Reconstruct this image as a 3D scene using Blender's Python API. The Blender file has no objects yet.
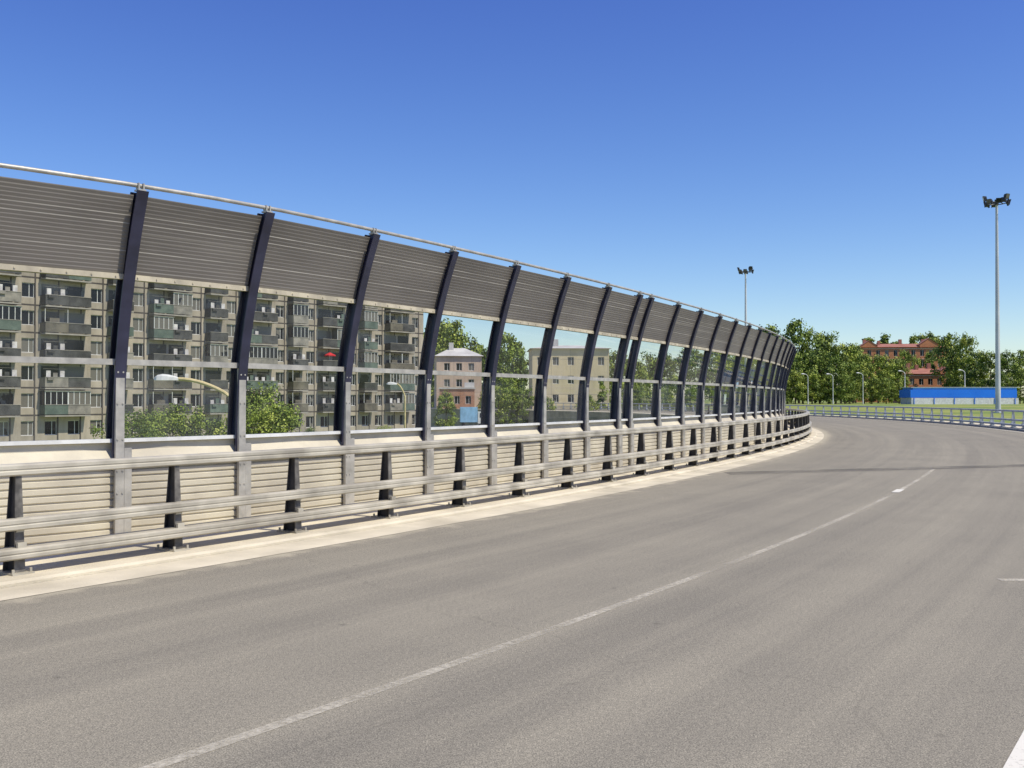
import bpy, math, random
from mathutils import Vector, Matrix
random.seed(7)
sc=bpy.context.scene
COL=sc.collection
# ------------------------------------------------------------------ path
R=124.0; TH0=math.radians(33.25); CX,CY=-107.0,80.4
def th(s): return TH0-s/R
def sst(a,b,x):
    t=max(0,min(1,(x-a)/(b-a))); return t*t*(3-2*t)
def P(s,d=0.0,z=0.0):
    a=th(s); d=d+.42*sst(8,40,s); return Vector((CX+(R+d)*math.cos(a),CY-(R+d)*math.sin(a),z))
def rotz(s): return math.pi/2-th(s)
# ------------------------------------------------------------------ mesh builder
class MB:
    def __init__(s): s.v=[];s.f=[];s.m=[];s.uv={}
    def quad(s,pts,m=0):
        n=len(s.v); s.v+=[tuple(p) for p in pts]; s.f.append(tuple(range(n,n+len(pts)))); s.m.append(m)
    def box(s,x0,x1,y0,y1,z0,z1,m=0):
        n=len(s.v)
        s.v+=[(x0,y0,z0),(x1,y0,z0),(x1,y1,z0),(x0,y1,z0),(x0,y0,z1),(x1,y0,z1),(x1,y1,z1),(x0,y1,z1)]
        for q in ((0,3,2,1),(4,5,6,7),(0,1,5,4),(1,2,6,5),(2,3,7,6),(3,0,4,7)):
            s.f.append(tuple(n+i for i in q)); s.m.append(m)
    def hexa(s,b,t,m=0):
        n=len(s.v); s.v+=[tuple(p) for p in b]+[tuple(p) for p in t]
        for q in ((0,3,2,1),(4,5,6,7),(0,1,5,4),(1,2,6,5),(2,3,7,6),(3,0,4,7)):
            s.f.append(tuple(n+i for i in q)); s.m.append(m)
    def tube(s,pts,r,k=8,m=0,caps=True):
        n0=len(s.v); pts=[Vector(p) for p in pts]
        rs=r if isinstance(r,(list,tuple)) else [r]*len(pts)
        for i,p in enumerate(pts):
            a=pts[max(0,i-1)]; b=pts[min(len(pts)-1,i+1)]; d=(b-a).normalized()
            u=d.cross(Vector((0,0,1)))
            if u.length<1e-3: u=d.cross(Vector((1,0,0)))
            u.normalize(); w=u.cross(d)
            for j in range(k):
                t=2*math.pi*j/k; s.v.append(tuple(p+(u*math.cos(t)+w*math.sin(t))*rs[i]))
        for i in range(len(pts)-1):
            for j in range(k):
                a=n0+i*k+j;b=n0+i*k+(j+1)%k
                s.f.append((a,b,b+k,a+k)); s.m.append(m)
        if caps:
            s.f.append(tuple(n0+j for j in range(k))[::-1]); s.m.append(m)
            e=n0+(len(pts)-1)*k; s.f.append(tuple(e+j for j in range(k))); s.m.append(m)
    def mesh(s,name,mats,smooth=False):
        me=bpy.data.meshes.new(name); me.from_pydata(s.v,[],s.f)
        for x in mats: me.materials.append(x)
        me.polygons.foreach_set("material_index",s.m)
        if smooth: me.polygons.foreach_set("use_smooth",[True]*len(s.f))
        me.update(); return me
def sweep(name,prof,s0,s1,ds,mats,closed=False,origin=Vector((0,0,0)),smooth=False):
    n=max(1,int(round((s1-s0)/ds))); vs=[];fs=[]
    pf=prof if callable(prof) else (lambda s:prof)
    k=len(pf(s0))
    rows=[]
    for i in range(n+1):
        s=s0+(s1-s0)*i/n; pr=pf(s); rows.append(pr)
        for (d,z) in pr: vs.append(tuple(P(s,d,z)-origin))
    me=bpy.data.meshes.new(name)
    kk=k if closed else k-1
    fuv=[]
    for i in range(n):
        sa=s0+(s1-s0)*i/n; sb=s0+(s1-s0)*(i+1)/n
        for j in range(kk):
            j2=(j+1)%k
            fs.append((i*k+j,i*k+j2,(i+1)*k+j2,(i+1)*k+j))
            fuv+= [(sa,rows[i][j][0]),(sa,rows[i][j2][0]),(sb,rows[i+1][j2][0]),(sb,rows[i+1][j][0])]
    if closed:
        fs.append(tuple(range(k))[::-1]); fs.append(tuple(n*k+j for j in range(k)))
        fuv+=[(0,0)]*(2*k)
    me.from_pydata(vs,[],fs)
    ul=me.uv_layers.new(name="UVMap")
    for i,u in enumerate(fuv): ul.data[i].uv=u
    for m in mats: me.materials.append(m)
    for p in me.polygons: p.use_smooth=smooth
    me.update(); return me
# ------------------------------------------------------------------ object helpers
def obj(name,me,loc=(0,0,0),rz=0.0,parent=None,**kw):
    o=bpy.data.objects.new(name,me); o.location=loc; o.rotation_euler=(0,0,rz)
    if parent is not None: o.parent=parent
    COL.objects.link(o)
    for k,v in kw.items(): o[k]=v
    return o
def thing(name,label,category,loc=(0,0,0),rz=0.0,group=None):
    o=obj(name,None,loc,rz); o.empty_display_size=0.3
    o["label"]=label;o["category"]=category
    if group:o["group"]=group
    return o
# ------------------------------------------------------------------ materials
def newmat(name):
    m=bpy.data.materials.new(name); m.use_nodes=True
    nt=m.node_tree; return m,nt,nt.nodes["Principled BSDF"]
def N(nt,t,**kw):
    n=nt.nodes.new(t)
    for k,v in kw.items(): setattr(n,k,v)
    return n
def ramp(nt,fac,c1,c2,p1=0.35,p2=0.65):
    r=N(nt,"ShaderNodeValToRGB"); e=r.color_ramp.elements
    e[0].position=p1;e[0].color=(*c1,1);e[1].position=p2;e[1].color=(*c2,1)
    nt.links.new(fac,r.inputs[0]); return r.outputs[0]
def objcoord(nt,rand=True,scale=(1,1,1)):
    tc=N(nt,"ShaderNodeTexCoord"); mp=N(nt,"ShaderNodeMapping"); mp.inputs["Scale"].default_value=scale
    nt.links.new(tc.outputs["Object"],mp.inputs[0])
    if rand:
        oi=N(nt,"ShaderNodeObjectInfo"); ml=N(nt,"ShaderNodeMath",operation='MULTIPLY'); ml.inputs[1].default_value=57.0
        nt.links.new(oi.outputs["Random"],ml.inputs[0]); nt.links.new(ml.outputs[0],mp.inputs["Location"])
    return mp.outputs[0]
def noise(nt,vec,scale,detail=4,rough=0.55):
    n=N(nt,"ShaderNodeTexNoise"); n.inputs["Scale"].default_value=scale;n.inputs["Detail"].default_value=detail;n.inputs["Roughness"].default_value=rough
    nt.links.new(vec,n.inputs["Vector"]); return n.outputs[0]
def mixc(nt,fac,a,b,mode='MIX'):
    m=N(nt,"ShaderNodeMix",data_type='RGBA',blend_type=mode)
    for s,v in ((0,fac),(6,a),(7,b)):
        if isinstance(v,(int,float)): m.inputs[s].default_value=v
        elif isinstance(v,tuple): m.inputs[s].default_value=(*v,1) if len(v)==3 else v
        else: nt.links.new(v,m.inputs[s])
    return m.outputs[2]
def mat(name,c1,c2=None,scale=2.0,rough=0.6,metal=0.0,bump=0.0,bscale=None,stretch=(1,1,1),rand=True,detail=4,p=(0.35,0.65)):
    m,nt,b=newmat(name)
    c2=c2 or tuple(x*0.75 for x in c1)
    vec=objcoord(nt,rand,stretch)
    f=noise(nt,vec,scale,detail)
    nt.links.new(ramp(nt,f,c2,c1,*p),b.inputs["Base Color"])
    b.inputs["Roughness"].default_value=rough;b.inputs["Metallic"].default_value=metal
    if bump:
        bp=N(nt,"ShaderNodeBump");bp.inputs["Strength"].default_value=bump;bp.inputs["Distance"].default_value=0.02
        nt.links.new(noise(nt,vec,bscale or scale*6,3),bp.inputs["Height"]);nt.links.new(bp.outputs[0],b.inputs["Normal"])
    return m
M={}
M['navy']=mat('navy_paint',(0.036,0.036,0.07),(0.022,0.022,0.042),3,0.45)
M['galv']=mat('galvanised_steel',(0.48,0.455,0.40),(0.32,0.305,0.27),5,0.45,0.2,0.1)
M['rail']=mat('rail_steel',(0.55,0.51,0.41),(0.30,0.275,0.22),1.9,0.5,0.15,0.1)
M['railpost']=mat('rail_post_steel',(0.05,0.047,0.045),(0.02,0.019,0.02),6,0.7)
M['railpostlit']=mat('rail_post_flange_lit',(0.20,0.185,0.16),(0.07,0.065,0.057),8,0.6,0.1)  # lighter copy of the post steel: sunlight painted onto the road-side flange
M['railblue']=mat('rail_steel_pale',(0.50,0.53,0.56),(0.34,0.37,0.40),2,0.5,0.15)
def panelmat():
    m,nt,b=newmat('louvre_panel')
    v2=objcoord(nt,True,(0.5,1,1.6)); v3=objcoord(nt,True,(0.05,8,26))
    c=ramp(nt,noise(nt,v2,0.9,5),(0.15,0.134,0.117),(0.215,0.193,0.168),0.35,0.65)
    c=mixc(nt,ramp(nt,noise(nt,v3,1.0,1),(0,0,0),(.35,.35,.35),0.64,0.70),c,(0.36,0.33,0.28))
    nt.links.new(c,b.inputs["Base Color"]); b.inputs["Roughness"].default_value=0.5; b.inputs["Metallic"].default_value=0.1; return m
M['panel']=panelmat()
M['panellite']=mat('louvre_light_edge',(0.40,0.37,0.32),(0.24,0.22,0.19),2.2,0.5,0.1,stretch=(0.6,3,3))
M['ledge']=mat('panel_ledge',(0.55,0.49,0.36),(0.36,0.32,0.24),4,0.6)
M['parapet']=mat('ribbed_wall_panel',(0.58,0.53,0.405),(0.42,0.38,0.295),1.3,0.7,0,0.15,30,rand=False,detail=6)
M['kerb']=mat('kerb_concrete',(0.68,0.61,0.46),(0.46,0.41,0.305),0.9,0.85,0,0.4,40,rand=False,detail=7)
M['white']=mat('white_paint',(0.75,0.75,0.72),(0.58,0.58,0.55),3,0.5)
M['mast']=mat('mast_steel',(0.65,0.66,0.66),(0.5,0.51,0.52),0.5,0.5,0.2)
M['dark']=mat('dark_metal',(0.05,0.052,0.06),(0.03,0.03,0.035),3,0.5)
M['black']=mat('rubber',(0.02,0.02,0.02),None,4,0.8)
M['red']=mat('red_cloth',(0.65,0.02,0.03),None,2,0.7)
M['blue']=mat('blue_panel',(0.01,0.20,0.85),(0.008,0.17,0.76),0.3,0.5)
M['bluelight']=mat('light_blue_panel',(0.16,0.45,0.88),(0.13,0.38,0.8),0.3,0.5)
M['arm']=mat('yellowish_lamp_arm',(0.7,0.58,0.30),(0.5,0.41,0.2),3,0.6)
M['bark']=mat('bark',(0.10,0.075,0.05),(0.05,0.038,0.028),4,0.9)
M['roofgrey']=mat('roof_sheet',(0.36,0.35,0.34),(0.25,0.24,0.235),0.5,0.7)
M['roofpale']=mat('pale_roof_sheet',(0.6,0.58,0.55),(0.45,0.43,0.41),0.5,0.7)
M['roofred']=mat('red_roof_sheet',(0.40,0.17,0.11),(0.28,0.11,0.07),0.5,0.7)
M['concrete']=mat('concrete_grey',(0.38,0.35,0.30),(0.25,0.235,0.205),0.8,0.85,rand=False)
M['cream']=mat('cream_trim',(0.65,0.52,0.36),None,0.8,0.85,rand=False)
def glassmat():
    m,nt,b=newmat('acoustic_glass'); nt.nodes.remove(b); out=nt.nodes["Material Output"]
    tr=N(nt,"ShaderNodeBsdfTransparent"); gl=N(nt,"ShaderNodeBsdfGlossy"); gl.inputs["Roughness"].default_value=0.03
    df=N(nt,"ShaderNodeBsdfDiffuse"); df.inputs[0].default_value=(0.55,0.58,0.6,1)
    vec=objcoord(nt,True,(1,1,0.3)); nz=noise(nt,vec,1.5,4)
    tr.inputs[0].default_value=(0.91,0.92,0.89,1)
    fr=N(nt,"ShaderNodeFresnel"); fr.inputs[0].default_value=1.4
    mx=N(nt,"ShaderNodeMixShader"); nt.links.new(fr.outputs[0],mx.inputs[0]); nt.links.new(tr.outputs[0],mx.inputs[1]); nt.links.new(gl.outputs[0],mx.inputs[2])
    mr=N(nt,"ShaderNodeMapRange"); mr.inputs[1].default_value=0.4;mr.inputs[2].default_value=0.8;mr.inputs[3].default_value=0.0;mr.inputs[4].default_value=0.09
    nt.links.new(nz,mr.inputs[0])
    m2=N(nt,"ShaderNodeMixShader"); nt.links.new(mr.outputs[0],m2.inputs[0]); nt.links.new(mx.outputs[0],m2.inputs[1]); nt.links.new(df.outputs[0],m2.inputs[2])
    nt.links.new(m2.outputs[0],out.inputs[0]); return m
M['glass']=glassmat()
def winglass():
    m,nt,b=newmat('window_glass'); oi=N(nt,"ShaderNodeObjectInfo")
    vec=objcoord(nt,True); f=noise(nt,vec,0.9,2)
    ad=N(nt,"ShaderNodeMath",operation='ADD'); nt.links.new(f,ad.inputs[0]); nt.links.new(oi.outputs["Random"],ad.inputs[1])
    nt.links.new(ramp(nt,ad.outputs[0],(0.010,0.011,0.014),(0.15,0.14,0.12),0.95,1.45),b.inputs["Base Color"]); b.inputs["Roughness"].default_value=0.15
    b.inputs["Specular IOR Level"].default_value=0.3
    return m
M['winglass']=winglass()
def wallmat(name,c1,c2,mort,w,h,msize=0.04,offset=0.0,dirt=0.35,z0=0.0):
    m,nt,b=newmat(name); tc=N(nt,"ShaderNodeTexCoord"); sp=N(nt,"ShaderNodeSeparateXYZ"); nt.links.new(tc.outputs["Object"],sp.inputs[0])
    ad=N(nt,"ShaderNodeMath",operation='ADD'); nt.links.new(sp.outputs[0],ad.inputs[0]); nt.links.new(sp.outputs[1],ad.inputs[1])
    cb=N(nt,"ShaderNodeCombineXYZ"); nt.links.new(ad.outputs[0],cb.inputs[0]); 
    sb=N(nt,"ShaderNodeMath",operation='SUBTRACT'); sb.inputs[1].default_value=z0; nt.links.new(sp.outputs[2],sb.inputs[0]); nt.links.new(sb.outputs[0],cb.inputs[1])
    bt=N(nt,"ShaderNodeTexBrick"); bt.offset=offset; bt.inputs["Scale"].default_value=1.0; bt.inputs["Brick Width"].default_value=w; bt.inputs["Row Height"].default_value=h
    bt.inputs["Mortar Size"].default_value=msize; bt.inputs["Color1"].default_value=(*c1,1);bt.inputs["Color2"].default_value=(*c2,1);bt.inputs["Mortar"].default_value=(*mort,1)
    nt.links.new(cb.outputs[0],bt.inputs["Vector"])
    mp=N(nt,"ShaderNodeMapping"); mp.inputs["Scale"].default_value=(1,1,.35); nt.links.new(tc.outputs["Object"],mp.inputs[0])
    nz=noise(nt,mp.outputs[0],0.8,6,.65)
    c=mixc(nt,dirt,bt.outputs[0],ramp(nt,nz,(0.35,0.33,0.3),(1,1,1),0.3,0.62),'MULTIPLY')
    nt.links.new(c,b.inputs["Base Color"]); b.inputs["Roughness"].default_value=0.85
    return m
M['wall']=wallmat('panel_wall',(0.47,0.41,0.325),(0.36,0.32,0.265),(0.08,0.07,0.065),2.35,2.7,0.09,dirt=0.6,z0=0.6)
M['wall2']=wallmat('yellowish_wall',(0.72,0.60,0.38),(0.66,0.56,0.36),(0.4,0.35,0.27),3.0,2.8,0.03,dirt=.25)
M['wallpink']=wallmat('pinkish_wall',(0.66,0.50,0.38),(0.60,0.46,0.35),(0.4,0.32,0.26),3.0,3.0,0.03)
M['brick']=wallmat('red_brick_wall',(0.60,0.22,0.085),(0.48,0.17,0.07),(0.42,0.25,0.15),0.5,0.2,0.02,0.5)
M['brickpale']=wallmat('faded_brick_wall',(0.52,0.25,0.15),(0.42,0.21,0.13),(0.4,0.3,0.22),0.5,0.2,0.02,0.5)
M['balc1']=mat('balcony_green',(0.13,0.17,0.135),(0.07,0.10,0.08),1,0.6)
M['balc2']=mat('balcony_grey',(0.31,0.285,0.24),(0.15,0.14,0.12),1,0.7)
M['balc3']=mat('balcony_dark',(0.085,0.085,0.08),(0.035,0.035,0.033),1,0.7)
M['balc4']=mat('balcony_olive',(0.17,0.15,0.11),(0.09,0.08,0.06),1,0.7)
M['cloth']=mat('laundry',(0.7,0.68,0.65),(0.4,0.37,0.36),1.5,0.8)
def leafmat(name,c1,c2):
    m,nt,b=newmat(name); tc=N(nt,"ShaderNodeTexCoord"); f=noise(nt,tc.outputs["Object"],0.55,2)
    oi=N(nt,"ShaderNodeObjectInfo"); mr=N(nt,"ShaderNodeMapRange"); nt.links.new(oi.outputs["Random"],mr.inputs[0]); mr.inputs[3].default_value=0.75; mr.inputs[4].default_value=1.35
    hv=N(nt,"ShaderNodeHueSaturation"); nt.links.new(mr.outputs[0],hv.inputs["Value"]); 
    m2=N(nt,"ShaderNodeMapRange"); nt.links.new(oi.outputs["Random"],m2.inputs[0]); m2.inputs[3].default_value=0.51; m2.inputs[4].default_value=0.48; nt.links.new(m2.outputs[0],hv.inputs["Hue"])
    nt.links.new(ramp(nt,f,c2,c1,0.38,0.62),hv.inputs["Color"]); nt.links.new(hv.outputs[0],b.inputs["Base Color"]); b.inputs["Roughness"].default_value=0.6
    b.inputs["Specular IOR Level"].default_value=0.2
    return m
M['leafa']=leafmat('leaf_mid',(0.23,0.31,0.05),(0.12,0.175,0.033))
M['leafb']=leafmat('leaf_dark',(0.09,0.14,0.03),(0.04,0.066,0.016))
M['leafc']=leafmat('leaf_light',(0.38,0.44,0.09),(0.22,0.28,0.055))
def asphalt():
    m,nt,b=newmat('asphalt'); L=nt.links.new
    uv=N(nt,"ShaderNodeUVMap"); tc=N(nt,"ShaderNodeTexCoord")
    fine=noise(nt,tc.outputs["Object"],125,2,0.85)
    mid=noise(nt,tc.outputs["Object"],34,3,0.8)
    med=noise(nt,tc.outputs["Object"],0.5,7,0.7)
    mp=N(nt,"ShaderNodeMapping"); mp.inputs["Scale"].default_value=(0.022,1.3,1); L(uv.outputs[0],mp.inputs[0])
    st=noise(nt,mp.outputs[0],1.0,6,.7)
    c=ramp(nt,fine,(0.095,0.088,0.070),(0.43,0.395,0.315),0.33,0.69)
    c=mixc(nt,0.65,c,ramp(nt,mid,(0.76,0.76,0.76),(1.2,1.19,1.17),0.38,0.62),'MULTIPLY')
    c=mixc(nt,0.3,c,ramp(nt,med,(0.78,0.78,0.79),(1.15,1.14,1.11),0.36,0.60),'MULTIPLY')
    c=mixc(nt,0.6,c,ramp(nt,st,(0.78,0.78,0.79),(1.16,1.15,1.12),0.38,0.62),'MULTIPLY')
    vo=N(nt,"ShaderNodeTexVoronoi"); vo.inputs["Scale"].default_value=1.3; L(tc.outputs["Object"],vo.inputs["Vector"])
    dm=N(nt,"ShaderNodeMapRange"); L(vo.outputs["Distance"],dm.inputs[0]); dm.inputs[1].default_value=0.02;dm.inputs[2].default_value=0.05;dm.inputs[3].default_value=0.4;dm.inputs[4].default_value=0
    c=mixc(nt,dm.outputs[0],c,(0.08,0.075,0.063))
    sp=N(nt,"ShaderNodeSeparateXYZ"); L(uv.outputs[0],sp.inputs[0])
    nz=noise(nt,tc.outputs["Object"],2.5,5)
    ad=N(nt,"ShaderNodeMath",operation='MULTIPLY_ADD'); L(nz,ad.inputs[0]); ad.inputs[1].default_value=1.0; L(sp.outputs[1],ad.inputs[2])
    mr=N(nt,"ShaderNodeMapRange"); L(ad.outputs[0],mr.inputs[0]); mr.inputs[1].default_value=2.3;mr.inputs[2].default_value=2.6;mr.inputs[3].default_value=0.6;mr.inputs[4].default_value=0
    c=mixc(nt,mr.outputs[0],c,(0.48,0.43,0.32))
    v2=N(nt,"ShaderNodeTexVoronoi",feature='DISTANCE_TO_EDGE'); v2.inputs["Scale"].default_value=0.11
    wv=N(nt,"ShaderNodeVectorMath",operation='ADD'); n3=N(nt,"ShaderNodeTexNoise"); n3.inputs["Scale"].default_value=0.9;n3.inputs["Detail"].default_value=5
    L(tc.outputs["Object"],n3.inputs["Vector"]); L(n3.outputs["Color"],wv.inputs[0]); L(tc.outputs["Object"],wv.inputs[1]); L(wv.outputs[0],v2.inputs["Vector"])
    cr=N(nt,"ShaderNodeMapRange"); L(v2.outputs["Distance"],cr.inputs[0]); cr.inputs[1].default_value=0.0;cr.inputs[2].default_value=0.0014;cr.inputs[3].default_value=0.2;cr.inputs[4].default_value=0
    c=mixc(nt,cr.outputs[0],c,(0.08,0.075,0.06))
    L(c,b.inputs["Base Color"]); b.inputs["Roughness"].default_value=0.9; b.inputs["Specular IOR Level"].default_value=0.15
    bp=N(nt,"ShaderNodeBump"); bp.inputs["Strength"].default_value=0.3;bp.inputs["Distance"].default_value=0.005
    L(fine,bp.inputs["Height"]);L(bp.outputs[0],b.inputs["Normal"]); return m
M['asphalt']=asphalt()
def paint(name,lo,hi,col=(0.72,0.69,0.60),mx=1.0):
    m,nt,b=newmat(name); L=nt.links.new; tc=N(nt,"ShaderNodeTexCoord")
    f=noise(nt,tc.outputs["Object"],24,4,0.8); g=noise(nt,tc.outputs["Object"],0.8,3)
    ad=N(nt,"ShaderNodeMath",operation='ADD'); L(f,ad.inputs[0]);L(g,ad.inputs[1])
    mr=N(nt,"ShaderNodeMapRange"); L(ad.outputs[0],mr.inputs[0]); mr.inputs[1].default_value=lo;mr.inputs[2].default_value=hi; mr.inputs[4].default_value=mx
    b.inputs["Base Color"].default_value=(*col,1);b.inputs["Roughness"].default_value=0.8
    L(mr.outputs[0],b.inputs["Alpha"]); return m
M['paintworn']=paint('worn_road_paint',0.80,1.25,(0.66,0.61,0.49),.75); M['paint']=paint('road_paint',0.55,1.0,(0.68,0.65,0.56))
M['joint']=paint('bitumen_joint',0.75,1.4,(0.10,0.093,0.075),.7)
def grass():
    m,nt,b=newmat('grass'); tc=N(nt,"ShaderNodeTexCoord")
    a=noise(nt,tc.outputs["Object"],0.05,5); c=noise(nt,tc.outputs["Object"],1.5,4)
    x=ramp(nt,a,(0.14,0.22,0.03),(0.28,0.29,0.06),0.4,0.6)
    x=mixc(nt,0.6,x,ramp(nt,c,(0.5,0.5,0.5),(1.3,1.3,1.2),0.3,0.7),'MULTIPLY')
    nt.links.new(x,b.inputs["Base Color"]); b.inputs["Roughness"].default_value=0.9; return m
M['grass']=grass()
# ------------------------------------------------------------------ terrain
def ground_h(x,y):
    r=math.hypot(x-CX,y-CY); az=math.degrees(math.atan2(x,y))
    w=sst(R-1,R+12,r)
    wa=sst(4,13,az) if y>-20 else 1.0
    if az<-90: wa=0
    far=sst(R+14,R+75,r)
    hi=-0.30+0.85*far*wa
    return -3.2+(hi+3.2)*w*wa
def build_terrain():
    def axis(c0,c1,fine):
        a=[-4000,-2500,-1500,-1000,-700,-500,-400,-320]
        x=-260.0
        while x<c0: a.append(x); x+=20
        x=c0
        while x<=c1: a.append(x); x+=fine
        x=c1+20
        while x<500: a.append(x); x+=20
        a+= [600,800,1100,1600,2500,4000]; return sorted(set(a))
    X=axis(-60,120,5);Y=axis(-60,260,5)
    vs=[(x,y,ground_h(x,y)) for y in Y for x in X]; nx=len(X)
    fs=[(j*nx+i,j*nx+i+1,(j+1)*nx+i+1,(j+1)*nx+i) for j in range(len(Y)-1) for i in range(nx-1)]
    me=bpy.data.meshes.new("ground"); me.from_pydata(vs,[],fs); me.materials.append(M['grass'])
    for p in me.polygons:p.use_smooth=True
    obj("ground",me,kind="structure")
build_terrain()
def vb(s):
    if s>=1: return -.12
    if s>=-3.2: return -.12-.033*(s-1)**2
    return -.12-.033*17.64-.277*(-3.2-s)*math.exp(-max(0,-3.2-s)/12)
def PB(s,d=0.0,z=0.0): return P(s,vb(s)+d,z)
def rotb(s):
    a,b=PB(s-.2),PB(s+.2); return math.atan2(b.y-a.y,b.x-a.x)
# ------------------------------------------------------------------ road & deck
S0,S1=-70,190
KZ=0.05
obj("road",sweep("road",[(1.35,0.0),(12.4,0.0)],S0,S1,1.0,[M['asphalt']]),kind="structure")
obj("road_embankment",sweep("road_embankment",lambda s:[(vb(s)-.35,-6),(vb(s)-.35,-0.03),(13.2,-0.03),(13.2,-6)],S0,S1,2.0,[M['concrete']]),kind="structure")
obj("kerb",sweep("kerb",lambda s:[(vb(s)-.32,-0.02),(vb(s)-.32,KZ),(1.36,KZ),(1.40,KZ-.02),(1.40,-0.02)],S0,S1,1.0,[M['kerb']]),kind="structure")
obj("gutter",sweep("gutter",lambda s:[(1.405,0.004),(1.90-.22*sst(8,40,s),0.004)],S0,S1,1.0,[M['kerb']]),kind="structure")
obj("kerb",sweep("kerb",[(11.5,0.004),(11.5,0.08),(13.1,0.08),(13.1,-0.02)],S0,S1,1.0,[M['kerb']]),kind="structure")
obj("road_marking",sweep("road_marking",[(5.96,0.004),(6.04,0.004)],-20,15.0,0.5,[M['paintworn']]),kind="structure")
obj("road_marking",sweep("road_marking",[(5.93,0.008),(6.06,0.008)],8.9,9.5,0.3,[M['paint']]),kind="structure")
def spot():
    b=MB(); b.box(4.30,4.75,8.80,8.90,.001,.006); obj("road_marking",b.mesh("road_marking",[M['paintworn']]),kind="structure")
spot()
def rl(w):
    def f(s):
        t=max(0,min(1,(s+2)/32)); t=t*t*(3-2*t); v=9.06+1.9*t; return [(v-w,0.004),(v+w,0.004)]
    return f
obj("road_marking",sweep("road_marking",rl(.05),-20,S1,1.0,[M['paint']]),kind="structure")
def jl():
    b=MB(); A=Vector((4.6,21.45,.006)); B=Vector((12.6,24.1,.006)); n=10
    for i in range(n):
        p=A.lerp(B,i/n); q=A.lerp(B,(i+1)/n); o=Vector((0,.38,0)); b.quad([p-o,q-o,q+o,p+o])
    obj("expansion_joint",b.mesh("expansion_joint",[M['joint']]),kind="structure")
jl()
# ------------------------------------------------------------------ guardrails
def guardrail(mirror,s0,s1,sp0,dsp,label,c=1.0):
    f=(lambda v:c-v) if mirror else (lambda v:c+v)
    kz=KZ if not mirror else .08
    rm=M['railblue'] if mirror else M['rail']; pmat=[M['railblue']]*3 if mirror else [M['railpost'],M['rail'],M['railpostlit']]
    org=P((s0+s1)/2,c,kz)
    t=thing("guardrail",label,"guardrail",org)
    def rib(za,zb,va,vo):
        h=(zb-za); return [(f(a),b) for a,b in [(va,za),(vo-.022,za),(vo,za+.014),(vo,za+h*.40),(vo-.006,za+h*.46),(vo-.006,za+h*.54),(vo,za+h*.60),(vo,zb-.014),(vo-.022,zb),(va,zb)]]
    obj("lower_beam",sweep("lower_beam",rib(.185,.285,-.02,.175),s0,s1,1.0,[rm],True,org),parent=t)
    obj("middle_beam",sweep("middle_beam",rib(.44,.545,.06,.16),s0,s1,1.0,[rm],True,org),parent=t)
    obj("upper_beam",sweep("upper_beam",rib(.915,1.02,-.05,.09),s0,s1,1.0,[rm],True,org),parent=t)
    b=MB(); h=.913-kz
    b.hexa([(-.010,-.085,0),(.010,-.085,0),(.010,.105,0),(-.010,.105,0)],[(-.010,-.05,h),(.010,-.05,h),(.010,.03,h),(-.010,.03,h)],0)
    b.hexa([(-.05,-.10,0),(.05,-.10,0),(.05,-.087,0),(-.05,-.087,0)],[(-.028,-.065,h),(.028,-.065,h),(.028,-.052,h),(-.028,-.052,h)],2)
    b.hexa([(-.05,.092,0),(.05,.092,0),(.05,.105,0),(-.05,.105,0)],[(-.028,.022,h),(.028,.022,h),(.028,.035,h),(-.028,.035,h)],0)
    b.box(-.10,.10,-.16,.16,-.01,.016,1)
    b.box(-.04,.04,-.135,-.102,.14,.28,1); b.box(-.035,.035,-.102,-.092,.37,.50,1)
    for sx in (-.08,.08):
        for sy in (-.13,.13): b.tube([(sx,sy,.016),(sx,sy,.05)],.013,6,1)
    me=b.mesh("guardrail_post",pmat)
    s=sp0
    while s<s1:
        obj("post",me,P(s,c,kz)-org,rotz(s)+(math.pi if mirror else 0),t); s+=dsp
guardrail(False,-12.2,84,-3.50-1.66*5,1.66,"long weathered steel guardrail with dark tapered posts on kerb")
guardrail(True,16,150,16.5,1.8,"pale steel guardrail along the outer edge of the curved road",12.0)
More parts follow.
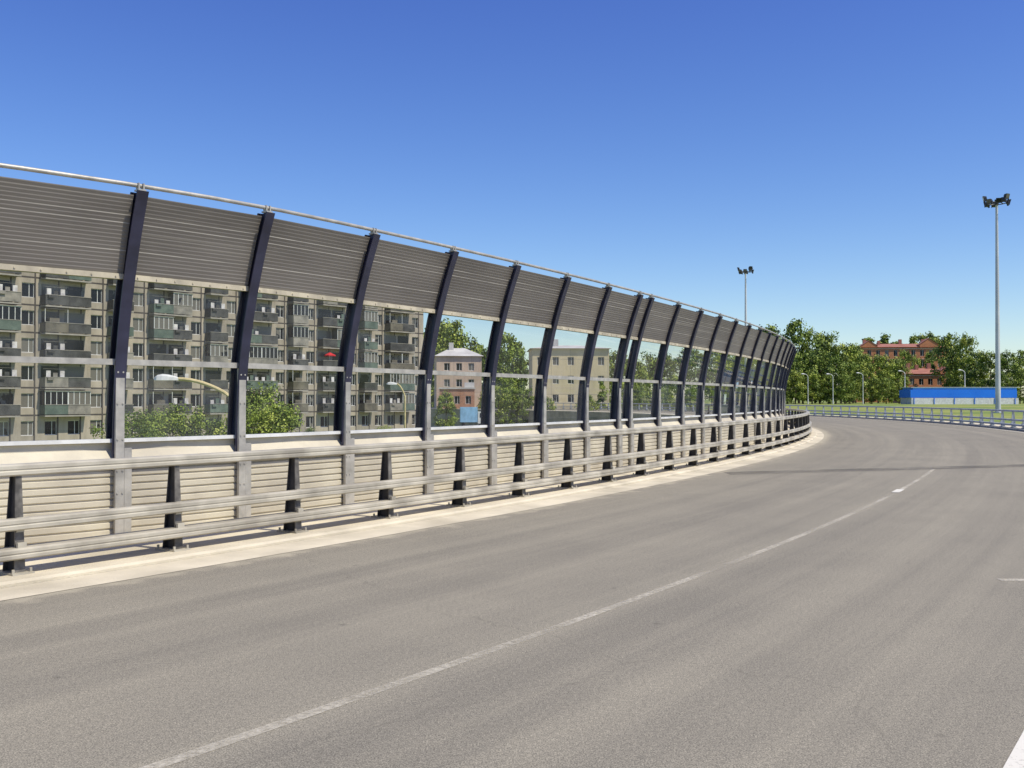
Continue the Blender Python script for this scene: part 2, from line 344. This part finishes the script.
# ------------------------------------------------------------------ noise barrier
Z0,ZT=1.05,3.86
def off(z): return 0.0 if z<=Z0 else 0.58*((z-Z0)/(3.88-Z0))**2.0
def nbarrier(ps):
    bz=KZ
    org=P((ps[0]+ps[-1])/2,0,bz); t=thing("noise_barrier","curved roadside noise barrier with clear panes and grey louvred top","noise barrier",org)
    b=MB(); zs=[0.85+i*(ZT-0.85)/12 for i in range(13)]
    def seg(x0,x1,ya,yb,m):
        for i in range(12):
            za,zb=zs[i]-bz,zs[i+1]-bz; oa,ob=off(zs[i]),off(zs[i+1])
            b.hexa([(x0,-oa+ya,za),(x1,-oa+ya,za),(x1,-oa+yb,za),(x0,-oa+yb,za)],[(x0,-ob+ya,zb),(x1,-ob+ya,zb),(x1,-ob+yb,zb),(x0,-ob+yb,zb)],m)
    seg(-.065,.065,-.08,-.065,0); seg(-.065,.065,.08,.095,0); seg(-.012,.012,-.064,.079,0)
    pm=b.mesh("barrier_post",[M['navy']])
    b=MB(); b.box(-.05,.05,-.125,-.095,0,1.93,0); b.box(-.05,-.04,-.094,-.083,0,1.93,0); b.box(.04,.05,-.094,-.083,0,1.93,0)
    b.box(-.10,.10,-.16,-.127,0.0,.05,0)
    b.box(.055,.14,-.12,-.10,0.0,1.0,0)
    for z in (.5,.75,1.1,1.5,1.85):
        b.tube([(-.03,-.126,z),(-.03,-.135,z)],.011,6,0); b.tube([(.03,-.126,z),(.03,-.135,z)],.011,6,0)
    gm=b.mesh("barrier_stanchion",[M['galv']])
    b=MB(); o=off(3.88); b.box(-.045,.045,-o-.05,-o+.05,ZT-bz+.002,ZT-bz+.02,0); b.box(-.035,-.02,-o-.03,-o+.03,ZT-bz+.02,ZT-bz+.09,0); b.box(.02,.035,-o-.03,-o+.03,ZT-bz+.02,ZT-bz+.09,0)
    bm=b.mesh("pipe_bracket",[M['galv']])
    hw=1.0
    b=MB(); nr=20; z0,z1=2.99,3.82
    for i in range(nr):
        za=z0+(z1-z0)*i/nr; zb=z0+(z1-z0)*(i+1)/nr; zm=za+(zb-za)*.75
        oa,om,ob=off(za),off(zm),off(zb)
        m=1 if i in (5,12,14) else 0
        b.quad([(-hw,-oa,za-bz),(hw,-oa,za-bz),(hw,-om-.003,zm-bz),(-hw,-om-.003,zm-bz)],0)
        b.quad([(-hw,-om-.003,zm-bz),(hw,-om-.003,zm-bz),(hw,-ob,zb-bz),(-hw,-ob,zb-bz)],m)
    for i in range(4):
        za=z0+(z1-z0)*i/4; zb=z0+(z1-z0)*(i+1)/4
        b.quad([(hw,-off(za)+.06,za-bz),(-hw,-off(za)+.06,za-bz),(-hw,-off(zb)+.06,zb-bz),(hw,-off(zb)+.06,zb-bz)],0)
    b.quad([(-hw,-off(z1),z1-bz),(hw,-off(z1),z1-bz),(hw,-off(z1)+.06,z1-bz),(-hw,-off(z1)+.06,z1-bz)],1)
    pan=b.mesh("louvre_panel",[M['panel'],M['panellite']])
    b=MB(); o=off(2.96); b.box(-hw,hw,-o-.025,-o+.07,2.925-bz,2.985-bz,0)
    for i in range(7):
        x=-hw+.1+i*(2*hw-.2)/6; b.tube([(x,-o-.025,2.955-bz),(x,-o-.035,2.955-bz)],.011,6,0)
    led=b.mesh("panel_ledge",[M['ledge']])
    def pane(za,zb):
        b=MB(); b.quad([(-hw,-off(za),za-bz),(hw,-off(za),za-bz),(hw,-off(zb),zb-bz),(-hw,-off(zb),zb-bz)],0); return b.mesh("glass_pane",[M['glass']])
    pl=pane(1.155,1.98); pu=pane(2.05,2.925)
    b=MB(); o=off(2.015); b.box(-hw,hw,-o-.04,-o+.035,1.982-bz,2.048-bz,0)
    mr=b.mesh("mid_rail",[M['galv']])
    b=MB(); b.box(-hw,hw,-.045,.035,1.112-bz,1.153-bz,0); br=b.mesh("bottom_rail",[M['white']])
    for i,s in enumerate(ps):
        p=obj("post",pm,PB(s,0,bz)-org,rotb(s),t)
        obj("stanchion",gm,(0,0,0),0,p); obj("pipe_bracket",bm,(0,0,0),0,p)
        if i<len(ps)-1:
            A,B=PB(s,0,bz),PB(ps[i+1],0,bz); w=(B-A).length; l=(A+B)/2-org; r=math.atan2(B.y-A.y,B.x-A.x)
            for nm,me in (("louvre_panel",pan),("panel_ledge",led),("glass_pane",pl),("glass_pane",pu),("mid_rail",mr),("bottom_rail",br)):
                o=obj(nm,me,l,r,t); o.scale=((w/2-.026)/hw,1,1)
    s0,s1=ps[0]-.3,ps[-1]+.3
    b=MB(); o=off(3.88); n=int((s1-s0)); pts=[PB(s0+(s1-s0)*i/n,o,3.925)-org for i in range(n+1)]; b.tube(pts,.024,8,0)
    obj("top_pipe",b.mesh("top_pipe",[M['galv']],True),parent=t)
    prof=[(.02,KZ-.01)]
    z=KZ+.02
    for i in range(9):
        prof+=[(.05,z+.008),(.05,z+.060),(.032,z+.068),(.032,z+.078)]; z+=.083
    prof+=[(.09,.83),(.09,.90),(-.02,1.03),(-.02,1.11),(-.12,1.11),(-.12,KZ-.01)]
    obj("parapet",sweep("parapet",lambda s:[(vb(s)+a,c) for a,c in prof],s0,s1,1.0,[M['parapet']],True,org),parent=t)
ps=[-8.65,-6.9,-5.1,-3.35,-1.60]+[-.02+1.88*i for i in range(6)]+[11.1,11.8]
while len(ps)<47: ps.append(ps[-1]+1.88)
nbarrier(ps)
# ------------------------------------------------------------------ trees
def tree_meshes(seed,H=12.0,W=4.0,kind=0,leaf=0.5,nc=58,nl=85):
    rnd=random.Random(seed); b=MB()
    pts=[(0,0,-.5)]; x=y=0
    for i in range(1,8):
        x+=rnd.uniform(-.12,.12);y+=rnd.uniform(-.12,.12); pts.append((x,y,H*.85*i/7))
    b.tube(pts,[.26*(H/12)*(1-.12*i) for i in range(8)],7)
    limbs=[]
    for i in range(9):
        k=rnd.randint(2,6); p=Vector(pts[k]); a=rnd.uniform(0,6.28); L=W*rnd.uniform(.5,.85)*(1-.08*k)
        q=p+Vector((math.cos(a)*L,math.sin(a)*L,L*rnd.uniform(.4,.9))); mid=(p+q)/2+Vector((0,0,-.2))
        b.tube([p,mid,q],[.10,.07,.03],5); limbs.append(q)
    tm=b.mesh("trunk_%d"%seed,[M['bark']])
    c=MB(); cl=[]
    for q in limbs: cl.append((q,rnd.uniform(.7,1.2)))
    for i in range(nc):
        u=rnd.random()**1.1; zz=H*(.12+.85*u)
        if kind==1: rr=W*(.95-.85*u)
        elif kind==2: rr=W*.6*math.sin(math.pi*min(1,u*.9+.12))**.6
        else: rr=W*math.sin(math.pi*(u*.80+.14))**.7
        a=rnd.uniform(0,6.28); f=1+0.28*math.sin(a*2+seed)+.2*math.sin(a*3+u*5+seed*2)
        d=rr*f*math.sqrt(rnd.uniform(.1,1)); cl.append((Vector((math.cos(a)*d,math.sin(a)*d,zz+rnd.uniform(-.4,.4))),rnd.uniform(.6,1.25)*(W/4)**.5*(0.75 if kind else 1)))
    for (p,r) in cl:
        base=rnd.choice([0,0,1,2])
        for j in range(nl):
            v=Vector((rnd.gauss(0,1),rnd.gauss(0,1),rnd.gauss(0,1)*.75)); v=v.normalized()*r*rnd.uniform(.3,1.15)
            o=p+v; n=(v.normalized()+Vector((rnd.uniform(-.9,.9),rnd.uniform(-.9,.9),rnd.uniform(-.4,1.0)))).normalized()
            u=n.orthogonal().normalized(); w=n.cross(u); s=leaf*rnd.uniform(.5,1.1); t=rnd.uniform(0,3)
            u2=u*math.cos(t)+w*math.sin(t); w2=n.cross(u2)
            c.quad([o-u2*s*.5,o-w2*s*.36,o+u2*s*.5,o+w2*s*.36],base if rnd.random()<.75 else rnd.choice([0,1,2]))
    cm=c.mesh("crown_%d"%seed,[M['leafa'],M['leafb'],M['leafc']]); return tm,cm,H
TV=[tree_meshes(1),tree_meshes(2,12,4.6),tree_meshes(3,12,3.4,2),tree_meshes(4,12,4.2),tree_meshes(5,12,2.6,1),tree_meshes(6,12,5.0)]
BV=[tree_meshes(11,7,3.0,0,.26,40,110),tree_meshes(12,7,3.6,0,.26,46,110)]
def place(px,topy,d,var,group,label,name="tree",sxy=1.0):
    x=(px-512)/1000*d; zt=1.6+(399-topy)*d/1000; g=ground_h(x,d); tm,cm,H=var
    k=(zt-g)/H/1.02
    t=thing(name,label,"tree",(x,d,g-.05),random.uniform(0,6.28),group); t.scale=(k*sxy,k*sxy,k)
    obj("trunk",tm,parent=t); obj("crown",cm,parent=t)
gr="trees along the far side of the park"
for px,ty,d,v,w in [(745,342,270,0,1),(768,326,240,1,.8),(782,336,230,0,.8),(799,320,235,3,.75),(815,326,240,5,.65),(829,332,245,0,.8),(841,344,235,1,.8),(853,344,240,3,.75),
    (868,335,345,2,1.1),(884,334,345,4,1.2),(896,339,340,2,1.1),(914,336,345,4,1.0),(928,333,345,1,.7),(942,337,340,0,.8),(952,334,255,3,.7),(964,331,250,5,.6),(975,350,240,0,.8),(990,352,235,1,.9),(1008,350,230,0,.9),(1024,350,235,3,.9),(1042,345,240,5,.8),(1065,340,240,1,.9),
    (803,354,215,3,1),(820,350,215,1,.9),(836,355,212,0,1),(850,360,215,5,.9),(892,357,262,0,1),(878,355,245,1,1),(901,360,258,3,.8),(787,358,215,5,.9),(770,354,220,0,1),(864,354,222,3,.8),(1000,372,222,3,.9),(1020,368,222,1,.9),
    (845,374,208,3,1.1),(872,376,215,5,1.0),(886,378,212,1,1.1),(899,379,215,0,1.1),(962,364,262,1,.9),(970,370,255,5,.9),(985,372,250,0,1),(856,352,260,1,.8),(812,370,210,0,1.1),(828,372,210,5,1),(795,370,210,3,1.1),
    (905,350,310,1,.5),(917,354,310,5,.4),(930,351,310,3,.5),(945,346,320,0,.7)]:
    place(px,ty,d,TV[v],gr,"tall leafy green tree on the grass beyond the road" if ty<345 else "rounded green tree beside the grassy strip",sxy=w)
g2="trees among the houses behind the barrier"
for px,ty,d,v in [(438,324,190,1),(452,320,225,3),(468,334,225,0),(489,346,210,5),(505,334,225,1),(520,346,200,2),(508,378,150,3),(498,386,140,1),(446,390,130,0),(618,352,170,1),(634,360,175,3),(650,352,190,0),(668,352,190,5),(690,348,200,1),(712,347,210,3),(730,342,220,0),(618,388,150,4),(522,384,140,5),(486,390,165,3),(640,386,160,3),(664,388,150,1),(690,386,160,5),(548,396,140,0),(586,394,138,3),(602,380,150,4)]:
    place(px,ty,d,TV[v],g2,"leafy tree standing among houses behind the clear barrier",sxy=.85)
g3="shrubs in front of the apartment block"
for px,ty,d,v in [(132,412,55,0),(150,407,58,1),(186,406,60,0),(205,415,62,1),(262,386,62,0),(274,400,60,1),(255,404,58,1),(310,428,70,0),(385,424,75,1)]:
    place(px,ty,d,BV[v],g3,"bushy green tree growing before the apartment block")
# ------------------------------------------------------------------ buildings
def window_mesh(w,h):
    b=MB(); f=.06
    b.box(-w/2,w/2,.03,.09,0,f,1); b.box(-w/2,w/2,.03,.09,h-f,h,1); b.box(-w/2,-w/2+f,.03,.09,f,h-f,1); b.box(w/2-f,w/2,.03,.09,f,h-f,1)
    b.box(w*.12-.03,w*.12+.03,.035,.085,f,h-f,1)
    b.quad([(-w/2+f,.06,f),(w/2-f,.06,f),(w/2-f,.06,h-f),(-w/2+f,.06,h-f)],0)
    b.box(-w/2-.05,w/2+.05,-.07,.03,-.05,-.002,2)
    return b
def building(name,label,cat,p0,ang,L,D,nf,fh,colw,wm,ww,wh,sill,balc=(),hip=0.0,base=0.6,vis=None,group=None,roofm=None,gables=()):
    roofm=roofm or M['roofgrey']
    g=min(ground_h(p0[0],p0[1]),ground_h(p0[0]+math.cos(ang)*L,p0[1]+math.sin(ang)*L))-.1
    t=thing(name,label,cat,(p0[0],p0[1],g),ang,group)
    nc=int(L/colw); x_off=(L-nc*colw)/2; H=base+nf*fh+.5
    b=MB(); dp=.22
    xe=[0]; wx=[]
    for c in range(nc):
        cx=x_off+colw*(c+.5); wx.append(cx); xe+=[cx-ww/2,cx+ww/2]
    xe.append(L); ze=[0]
    for f in range(nf): z=base+f*fh+sill; ze+=[z,z+wh]
    ze.append(H)
    for i in range(len(xe)-1):
        for j in range(len(ze)-1):
            x0,x1,z0,z1=xe[i],xe[i+1],ze[j],ze[j+1]
            if i%2==1 and j%2==1:
                b.quad([(x0,0,z0),(x1,0,z0),(x1,dp,z0),(x0,dp,z0)]);b.quad([(x0,dp,z1),(x1,dp,z1),(x1,0,z1),(x0,0,z1)])
                b.quad([(x0,0,z0),(x0,dp,z0),(x0,dp,z1),(x0,0,z1)]);b.quad([(x1,dp,z0),(x1,0,z0),(x1,0,z1),(x1,dp,z1)])
            else: b.quad([(x0,0,z0),(x1,0,z0),(x1,0,z1),(x0,0,z1)])
    b.quad([(L,0,0),(L,D,0),(L,D,H),(L,0,H)]);b.quad([(L,D,0),(0,D,0),(0,D,H),(L,D,H)]);b.quad([(0,D,0),(0,0,0),(0,0,H),(0,D,H)]); b.quad([(0,0,H),(L,0,H),(L,D,H),(0,D,H)])
    obj("wall",b.mesh("wall",[wm]),parent=t)
    if gables:
        for (gx,gw,gh) in gables:
            b=MB(); b.box(gx,gx+gw,-.25,3,H-.35,H+gh); b.quad([(gx,-.25,H+gh),(gx+gw,-.25,H+gh),(gx+gw/2,-.25,H+gh+gw*.35)]); b.quad([(gx+gw,3,H+gh),(gx,3,H+gh),(gx+gw/2,3,H+gh+gw*.35)])
            obj("gable",b.mesh("gable",[wm]),parent=t)
            b=MB(); e=.25
            b.quad([(gx-e,-.4,H+gh-.05),(gx+gw/2,-.4,H+gh+gw*.35+.06),(gx+gw/2,3.1,H+gh+gw*.35+.06),(gx-e,3.1,H+gh-.05)]); b.quad([(gx+gw/2,-.4,H+gh+gw*.35+.06),(gx+gw+e,-.4,H+gh-.05),(gx+gw+e,3.1,H+gh-.05),(gx+gw/2,3.1,H+gh+gw*.35+.06)])
            obj("gable_roof",b.mesh("gable_roof",[roofm]),parent=t)
        b=MB()
        for f in range(1,nf+1): b.box(-.1,L+.1,-.12,-.003,base+f*fh-.1,base+f*fh+.12)
        obj("cornice",b.mesh("cornice",[M['cream']]),parent=t)
    b=MB()
    if hip:
        e=.4; r=min(D/2,L/3)
        A=[(-e,-e,H+.01),(L+e,-e,H+.01),(L+e,D+e,H+.01),(-e,D+e,H+.01)]; r1=(r,D/2,H+hip); r2=(L-r,D/2,H+hip)
        b.quad([A[0],A[1],r2,r1]);b.quad([A[1],A[2],r2]);b.quad([A[2],A[3],r1,r2]);b.quad([A[3],A[0],r1]);b.quad([A[3],A[2],A[1],A[0]])
        b.box(L*.3,L*.3+.8,D*.35,D*.35+.8,H+.1,H+hip+.9,0)
        if gables:
            for q in (.15,.55,.8): b.box(L*q,L*q+.9,D*.45,D*.45+.9,H+.1,H+hip+1.4,0)
    else:
        b.box(-.15,L+.15,-.15,D+.15,H+.004,H+.25)
        for k in range(max(1,int(L/14))): b.box(4+k*14,5.6+k*14,D*.4,D*.4+1.2,H+.26,H+1.1)
    obj("roof",b.mesh("roof",[roofm]),parent=t)
    wb=window_mesh(ww,wh); wmesh=wb.mesh("window",[M['winglass'],M['white'],M['concrete']])
    pos=[]
    ca,sa=math.cos(ang),math.sin(ang)
    for c in range(nc):
        for f in range(nf):
            X=p0[0]+ca*wx[c];Y=p0[1]+sa*wx[c]; px=512+1000*X/Y; z=base+f*fh+sill
            py=399-1000*(z+g-1.6)/Y
            pos.append((0 if (px>-10 and (vis is None or vis(px,py))) else 1,wx[c],z))
    pos.sort(key=lambda a:a[0])
    for q in pos[:98]: obj("window",wmesh,(q[1],dp-.1,q[2]),0,t)
    if len(pos)>98:
        b=MB()
        for q in pos[98:]:
            n=len(b.v); b.v+=[(v[0]+q[1],v[1]+dp-.1,v[2]+q[2]) for v in wb.v]; b.f+=[tuple(n+i for i in f) for f in wb.f]; b.m+=wb.m
        obj("window",b.mesh("windows_rest",[M['winglass'],M['white'],M['concrete']]),parent=t,kind="stuff")
    if balc:
        vars_=[]
        for k,mm in enumerate((M['balc1'],M['balc2'],M['balc3'],M['balc2'],M['balc4'],M['balc3'],M['balc1'])):
            b=MB(); w=1.17; dd=-1.1
            b.box(-w,w,dd,-.003,-.14,0,1); b.box(-w,w,dd,dd+.04,.08,1.02,0); b.box(-w,-w+.04,dd+.045,-.004,.08,1.02,0); b.box(w-.04,w,dd+.045,-.004,.08,1.02,0)
            b.box(-w-.03,w+.03,dd-.04,dd+.06,1.021,1.07,1)
            if k in (1,6):
                for x in (-w+.03,-w/2,0,w/2,w-.03): b.box(x-.03,x+.03,dd,dd+.05,1.071,2.3,2)
                b.box(-w,w,dd-.01,dd+.06,2.3,2.38,2); b.box(-w-.1,w+.1,dd-.1,-.004,2.381,2.43,1)
                b.quad([(-w,dd+.025,1.07),(w,dd+.025,1.07),(w,dd+.025,2.3),(-w,dd+.025,2.3)],3)
                b.quad([(-w+.02,-.004,1.07),(-w+.02,dd+.025,1.07),(-w+.02,dd+.025,2.3),(-w+.02,-.004,2.3)],3)
            else:
                b.box(-w+.12,w-(.5 if k!=2 else .2),-.03,-.008,.05,2.15,3)
                if k in (3,5,0):
                    for j in range(3):
                        x=-w+.3+j*.7; b.box(x,x+.45,-.7,-.68,.95,1.5+.2*((j+k)%2),4 if j!=1 else 0)
                    b.box(-w,w,-.71,-.69,1.86,1.88,1)
                    b.box(-w+.2,-w+.8,dd-.18,dd-.042,.75,1.0,0)
                elif k==4:
                    b.box(-w,w,-1.0,-.01,2.38,2.44,0); b.box(-w,-w+.05,-.98,-.93,1.07,2.38,2); b.box(w-.05,w,-.98,-.93,1.07,2.38,2); b.box(-.6,.4,-.8,-.3,.1,1.5,0)
            vars_.append(b.mesh("balcony_%d"%k,[mm,M['concrete'],M['white'],M['winglass'],M['cloth']]))
        for c in range(nc):
            if c%balc[0] in balc[1]:
                X=p0[0]+ca*wx[c];Y=p0[1]+sa*wx[c]
                if 512+1000*X/Y<-60: continue
                for f in range(1,nf):
                    k=random.choice((0,1,2,2,3,4,5,5,6))
                    if c==32 and f in (3,4): k=2
                    obj("balcony",vars_[k],(wx[c],0,base+f*fh),0,t)
                    if c==32 and f==3:
                        wp=Matrix.Rotation(ang,4,'Z')@Vector((wx[c]+.2,-.75,base+f*fh)); 
                        tp=thing("parasol","small red parasol standing on an apartment balcony","parasol",(p0[0]+wp.x,p0[1]+wp.y,g+wp.z))
                        b=MB(); b.tube([(0,0,0),(0,0,2.1)],.025,8); b.box(-.2,.2,-.2,.2,0.001,.06); obj("pole",b.mesh("pole",[M['white']]),parent=tp)
                        b=MB(); n=8
                        for i in range(n):
                            a0,a1=2*math.pi*i/n,2*math.pi*(i+1)/n; b.quad([(.75*math.cos(a0),.75*math.sin(a0),1.75),(.75*math.cos(a1),.75*math.sin(a1),1.75),(0,0,2.12)]); b.quad([(.75*math.cos(a0),.75*math.sin(a0),1.62),(.75*math.cos(a1),.75*math.sin(a1),1.62),(.75*math.cos(a1),.75*math.sin(a1),1.75),(.75*math.cos(a0),.75*math.sin(a0),1.75)])
                        obj("canopy",b.mesh("canopy",[M['red']]),parent=tp)
    return t
ang=math.atan2(.78,.62)
Lb=95.0; pr=(-12.5,141.0); p0=(pr[0]-Lb*math.cos(ang),pr[1]-Lb*math.sin(ang))
building("apartment_block","long grey-beige panel apartment block with many cluttered balconies","apartment building",p0,ang,Lb,12,8,2.7,2.35,M['wall'],1.25,1.42,.73,(5,(0,2,3)),vis=lambda px,py:240<py<450)
building("house","small pinkish house with pale hipped roof among trees","house",(-13.0,172),0.12,7.8,9,4,2.8,2.1,M['wallpink'],1.0,1.3,.8,hip=1.6,roofm=M['roofpale'])
building("apartment_block","yellowish four-storey block with small windows among trees","apartment building",(3.2,158),0.03,12.2,12,4,2.95,2.4,M['wall2'],1.0,1.3,.8,hip=.8,roofm=M['roofpale'])
building("brick_building","low faded brick building beside the small house","building",(-11.6,160),0.05,5.6,6,2,2.7,1.8,M['brickpale'],.9,1.3,.8,roofm=M['roofpale'])
building("brick_building","large orange-red brick building with gables and tall windows","building",(109,318),-0.1,28,14,5,3.3,2.7,M['brick'],1.2,2.0,.9,hip=1.4,roofm=M['roofred'],gables=((2,5,.4),(20,5.5,.8)))
building("brick_building","lower red brick building among the trees","building",(105,268),-0.05,14,9,2,3.4,2.4,M['brick'],1.2,1.7,.9,hip=1.6,roofm=M['roofred'],gables=((9,4,.3),))
def pavilion():
    x0,y0=79.9,200; g=ground_h(x0,y0); t=thing("pavilion","long low pavilion with bright blue fascia and white base","pavilion",(x0,y0,g),-0.02)
    L=21.2
    b=MB(); b.box(0,L,.02,6,0,1.25); obj("wall",b.mesh("wall",[M['white']]),parent=t)
    b=MB(); b.box(-.2,L*.985,0,6.1,1.3,2.9); obj("fascia",b.mesh("fascia",[M['blue']]),parent=t)
    b=MB(); b.box(L*.02,L*.99,.3,6,2.905,3.35); obj("top_band",b.mesh("top_band",[M['bluelight']]),parent=t)
    for i in range(6):
        b=MB(); b.box(-.05,.05,-.1,.0,0,1.29); obj("pillar",b.mesh("pillar",[M['blue']]),(i*4.0+.5,.0,0),0,t)
    b=MB(); b.box(-.1,L+.3,-.05,6.2,3.355,3.44); obj("roof",b.mesh("roof",[M['white']]),parent=t)
pavilion()
# ------------------------------------------------------------------ high masts
def mast(px,topy,d,label):
    x=(px-512)/1000*d; g=ground_h(x,d); zt=1.6+(399-topy)*d/1000; H=zt-g
    t=thing("floodlight_mast",label,"light mast",(x,d,g),0.3,"tall floodlight masts")
    b=MB(); b.tube([(0,0,0),(0,0,H*.5),(0,0,H)],[.30,.22,.13],12); b.tube([(0,0,0),(0,0,.1)],.55,12)
    obj("pole",b.mesh("pole",[M['mast']],False),parent=t)
    b=MB(); ring=[(1.0*math.cos(a),1.0*math.sin(a),H-.3) for a in [i*math.pi/8 for i in range(17)]]; b.tube(ring,.05,6)
    for i in range(4):
        a=i*math.pi/2; b.tube([(0,0,H-.05),(1.0*math.cos(a),1.0*math.sin(a),H-.3)],.04,6)
    b.tube([(0,0,H-.5),(0,0,H+.1)],.22,10)
    obj("lamp_ring",b.mesh("lamp_ring",[M['dark']]),parent=t)
    b=MB(); b.hexa([(-.3,-.1,-.28),(.3,-.1,-.28),(.22,.22,-.15),(-.22,.22,-.15)],[(-.3,-.25,.28),(.3,-.25,.28),(.22,.12,.25),(-.22,.12,.25)],0); b.box(-.34,-.31,-.1,.1,-.35,.1,0);b.box(.31,.34,-.1,.1,-.35,.1,0)
    b.quad([(-.26,-.108,-.24),(.26,-.108,-.24),(.26,-.252,.24),(-.26,-.252,.24)],1)
    fm=b.mesh("floodlight",[M['dark'],M['winglass']])
    for i in range(8):
        a=i*math.pi/4+.2; rr=1.2; obj("floodlight",fm,(rr*math.cos(a),rr*math.sin(a),H-.25+(.5 if i%3==0 else 0)),a+math.pi/2,t)
mast(998,200,112,"tall pale steel mast topped with a cluster of floodlights")
mast(746,270,175,"distant tall mast with floodlight cluster behind the barrier")
# ------------------------------------------------------------------ street lamps
def lamp(px,topy,d,arm,label,side=-1,rz=0,group="street lamps",big=1.0,drop=.9,am=None):
    x=(px-512)/1000*d; g=ground_h(x,d); zt=1.6+(399-topy)*d/1000; H=zt-g
    t=thing("street_lamp",label,"street lamp",(x,d,g),rz,group)
    b=MB(); pts=[(0,0,0),(0,0,H-drop)]
    for i in range(1,9):
        f=i/8; pts.append((side*arm*f,0,H-drop+drop*math.sin(f*math.pi/2)**.8))
    b.tube(pts,[.09*big,.065*big]+[.055*big]*8,8); b.tube([(0,0,0),(0,0,1.0)],.13,8)
    obj("pole",b.mesh("pole",[am or M['white']]),parent=t)
    b=MB(); k=[]
    for i,(l,w,h) in enumerate([(-.05,.05,.04),(.08,.11,.09),(.25,.16,.13),(.42,.18,.15),(.58,.16,.12),(.68,.07,.05)]):
        ringp=[(side*(arm+l*big),-w*big,H-.04*big),(side*(arm+l*big),w*big,H-.04*big),(side*(arm+l*big),w*.8*big,H+h*.6*big),(side*(arm+l*big),w*.4*big,H+h*big),(side*(arm+l*big),-w*.4*big,H+h*big),(side*(arm+l*big),-w*.8*big,H+h*.6*big)]
        k.append(ringp)
    for i in range(5):
        A,B=k[i],k[i+1]
        for j in range(6): b.quad([A[j],A[(j+1)%6],B[(j+1)%6],B[j]])
    b.quad(k[0]);b.quad(k[-1])
    obj("lamp_head",b.mesh("lamp_head",[M['white']]),parent=t)
lamp(231,379,27,1.45,"curved street lamp with large white head behind clear panes",group="lamps on the lower street",big=.9,drop=.5,am=M['arm'])
lamp(405,384,70,.6,"small street lamp on the street behind the barrier",group="lamps on the lower street",am=M['arm'])
for i,(px,ty) in enumerate([(808,374),(833,374),(863,373),(905,371),(965,370),(757,373)]):
    lamp(px,ty,205,.7,"white park street lamp on the grass beyond the road",side=-1,group="white lamps beyond the road",drop=.5)
# ------------------------------------------------------------------ truck on the lower street
wb_=MB(); wb_.tube([(0,-.12,0),(0,.12,0)],.36,14); WHEEL=wb_.mesh("wheel",[M['black']])
def truck():
    d=138; x=(470-512)/1000*d; g=ground_h(x,d)+.9; t=thing("truck","light blue box truck parked on the lower street","truck",(x,d,g),0.1)
    t.scale=(.62,.8,.9)
    b=MB(); b.box(-2.2,1.6,-1.1,1.1,.8,3.1); obj("cargo_box",b.mesh("cargo_box",[mat('pale_blue',(0.30,0.55,0.8),None,1)]),parent=t)
    b=MB(); b.hexa([(1.7,-1.05,.6),(3.5,-1.05,.6),(3.5,1.05,.6),(1.7,1.05,.6)],[(1.7,-1,2.4),(3.0,-1,2.4),(3.0,1,2.4),(1.7,1,2.4)],0); b.quad([(2.1,-1.06,1.5),(3.15,-1.06,1.5),(2.95,-1.03,2.2),(2.1,-1.03,2.2)],1); obj("cab",b.mesh("cab",[M['white'],M['winglass']]),parent=t)
    for X in (-1.4,2.5):
        for Y in (-.95,.95): obj("wheel",WHEEL,(X,Y,.38),0,t)
    b=MB(); b.hexa([(-7,-4,-.95),(7,-4,-.95),(7,4,-.95),(-7,4,-.95)],[(-5,-2,0),(5,-2,0),(5,2,0),(-5,2,0)])
    obj("street_bank",b.mesh("street_bank",[M['concrete']]),(x,d,g),0.1,kind="structure")
truck()
# ------------------------------------------------------------------ world, sun, camera
w=bpy.data.worlds.new("World"); sc.world=w; w.use_nodes=True; nt=w.node_tree; bg=nt.nodes["Background"]
sky=nt.nodes.new("ShaderNodeTexSky"); sky.sky_type='NISHITA'; sky.sun_disc=False
EL,AZ=math.radians(56),math.radians(118)
sky.sun_elevation=EL; sky.sun_rotation=AZ; sky.air_density=1.0; sky.dust_density=0.3; sky.ozone_density=4.0
hs=nt.nodes.new("ShaderNodeHueSaturation"); hs.inputs["Saturation"].default_value=1.22
tc=nt.nodes.new("ShaderNodeTexCoord"); sp=nt.nodes.new("ShaderNodeSeparateXYZ"); nt.links.new(tc.outputs["Generated"],sp.inputs[0])
rp=nt.nodes.new("ShaderNodeValToRGB"); nt.links.new(sp.outputs[2],rp.inputs[0]); e=rp.color_ramp.elements
e[0].position=0.0; e[0].color=(1.0,1.0,0.98,1); e[1].position=0.38; e[1].color=(0.86,0.69,1.0,1)
mu=nt.nodes.new("ShaderNodeMix"); mu.data_type='RGBA'; mu.blend_type='MULTIPLY'; mu.inputs[0].default_value=1
nt.links.new(rp.outputs[0],mu.inputs[7])
nt.links.new(sky.outputs[0],hs.inputs["Color"]); nt.links.new(hs.outputs[0],mu.inputs[6]); nt.links.new(mu.outputs[2],bg.inputs[0]); bg.inputs[1].default_value=0.15
sd=bpy.data.lights.new("sun",'SUN'); sd.energy=5.0; sd.angle=math.radians(.5); sd.color=(1,.935,.79)
so=bpy.data.objects.new("sun",sd); COL.objects.link(so)
dirv=Vector((math.sin(AZ)*math.cos(EL),math.cos(AZ)*math.cos(EL),math.sin(EL)))
so.rotation_euler=dirv.to_track_quat('Z','Y').to_euler()
cd=bpy.data.cameras.new("camera"); cd.sensor_width=36; cd.lens=1000/1024*36; cd.clip_end=9000; cd.clip_start=.05
co=bpy.data.objects.new("camera",cd); COL.objects.link(co); co.location=(0,0,1.6); co.rotation_euler=(math.radians(90)+math.atan(15/1000),0,0)
sc.camera=co
sc.view_settings.view_transform='Standard'; sc.view_settings.look='None'; sc.view_settings.exposure=0
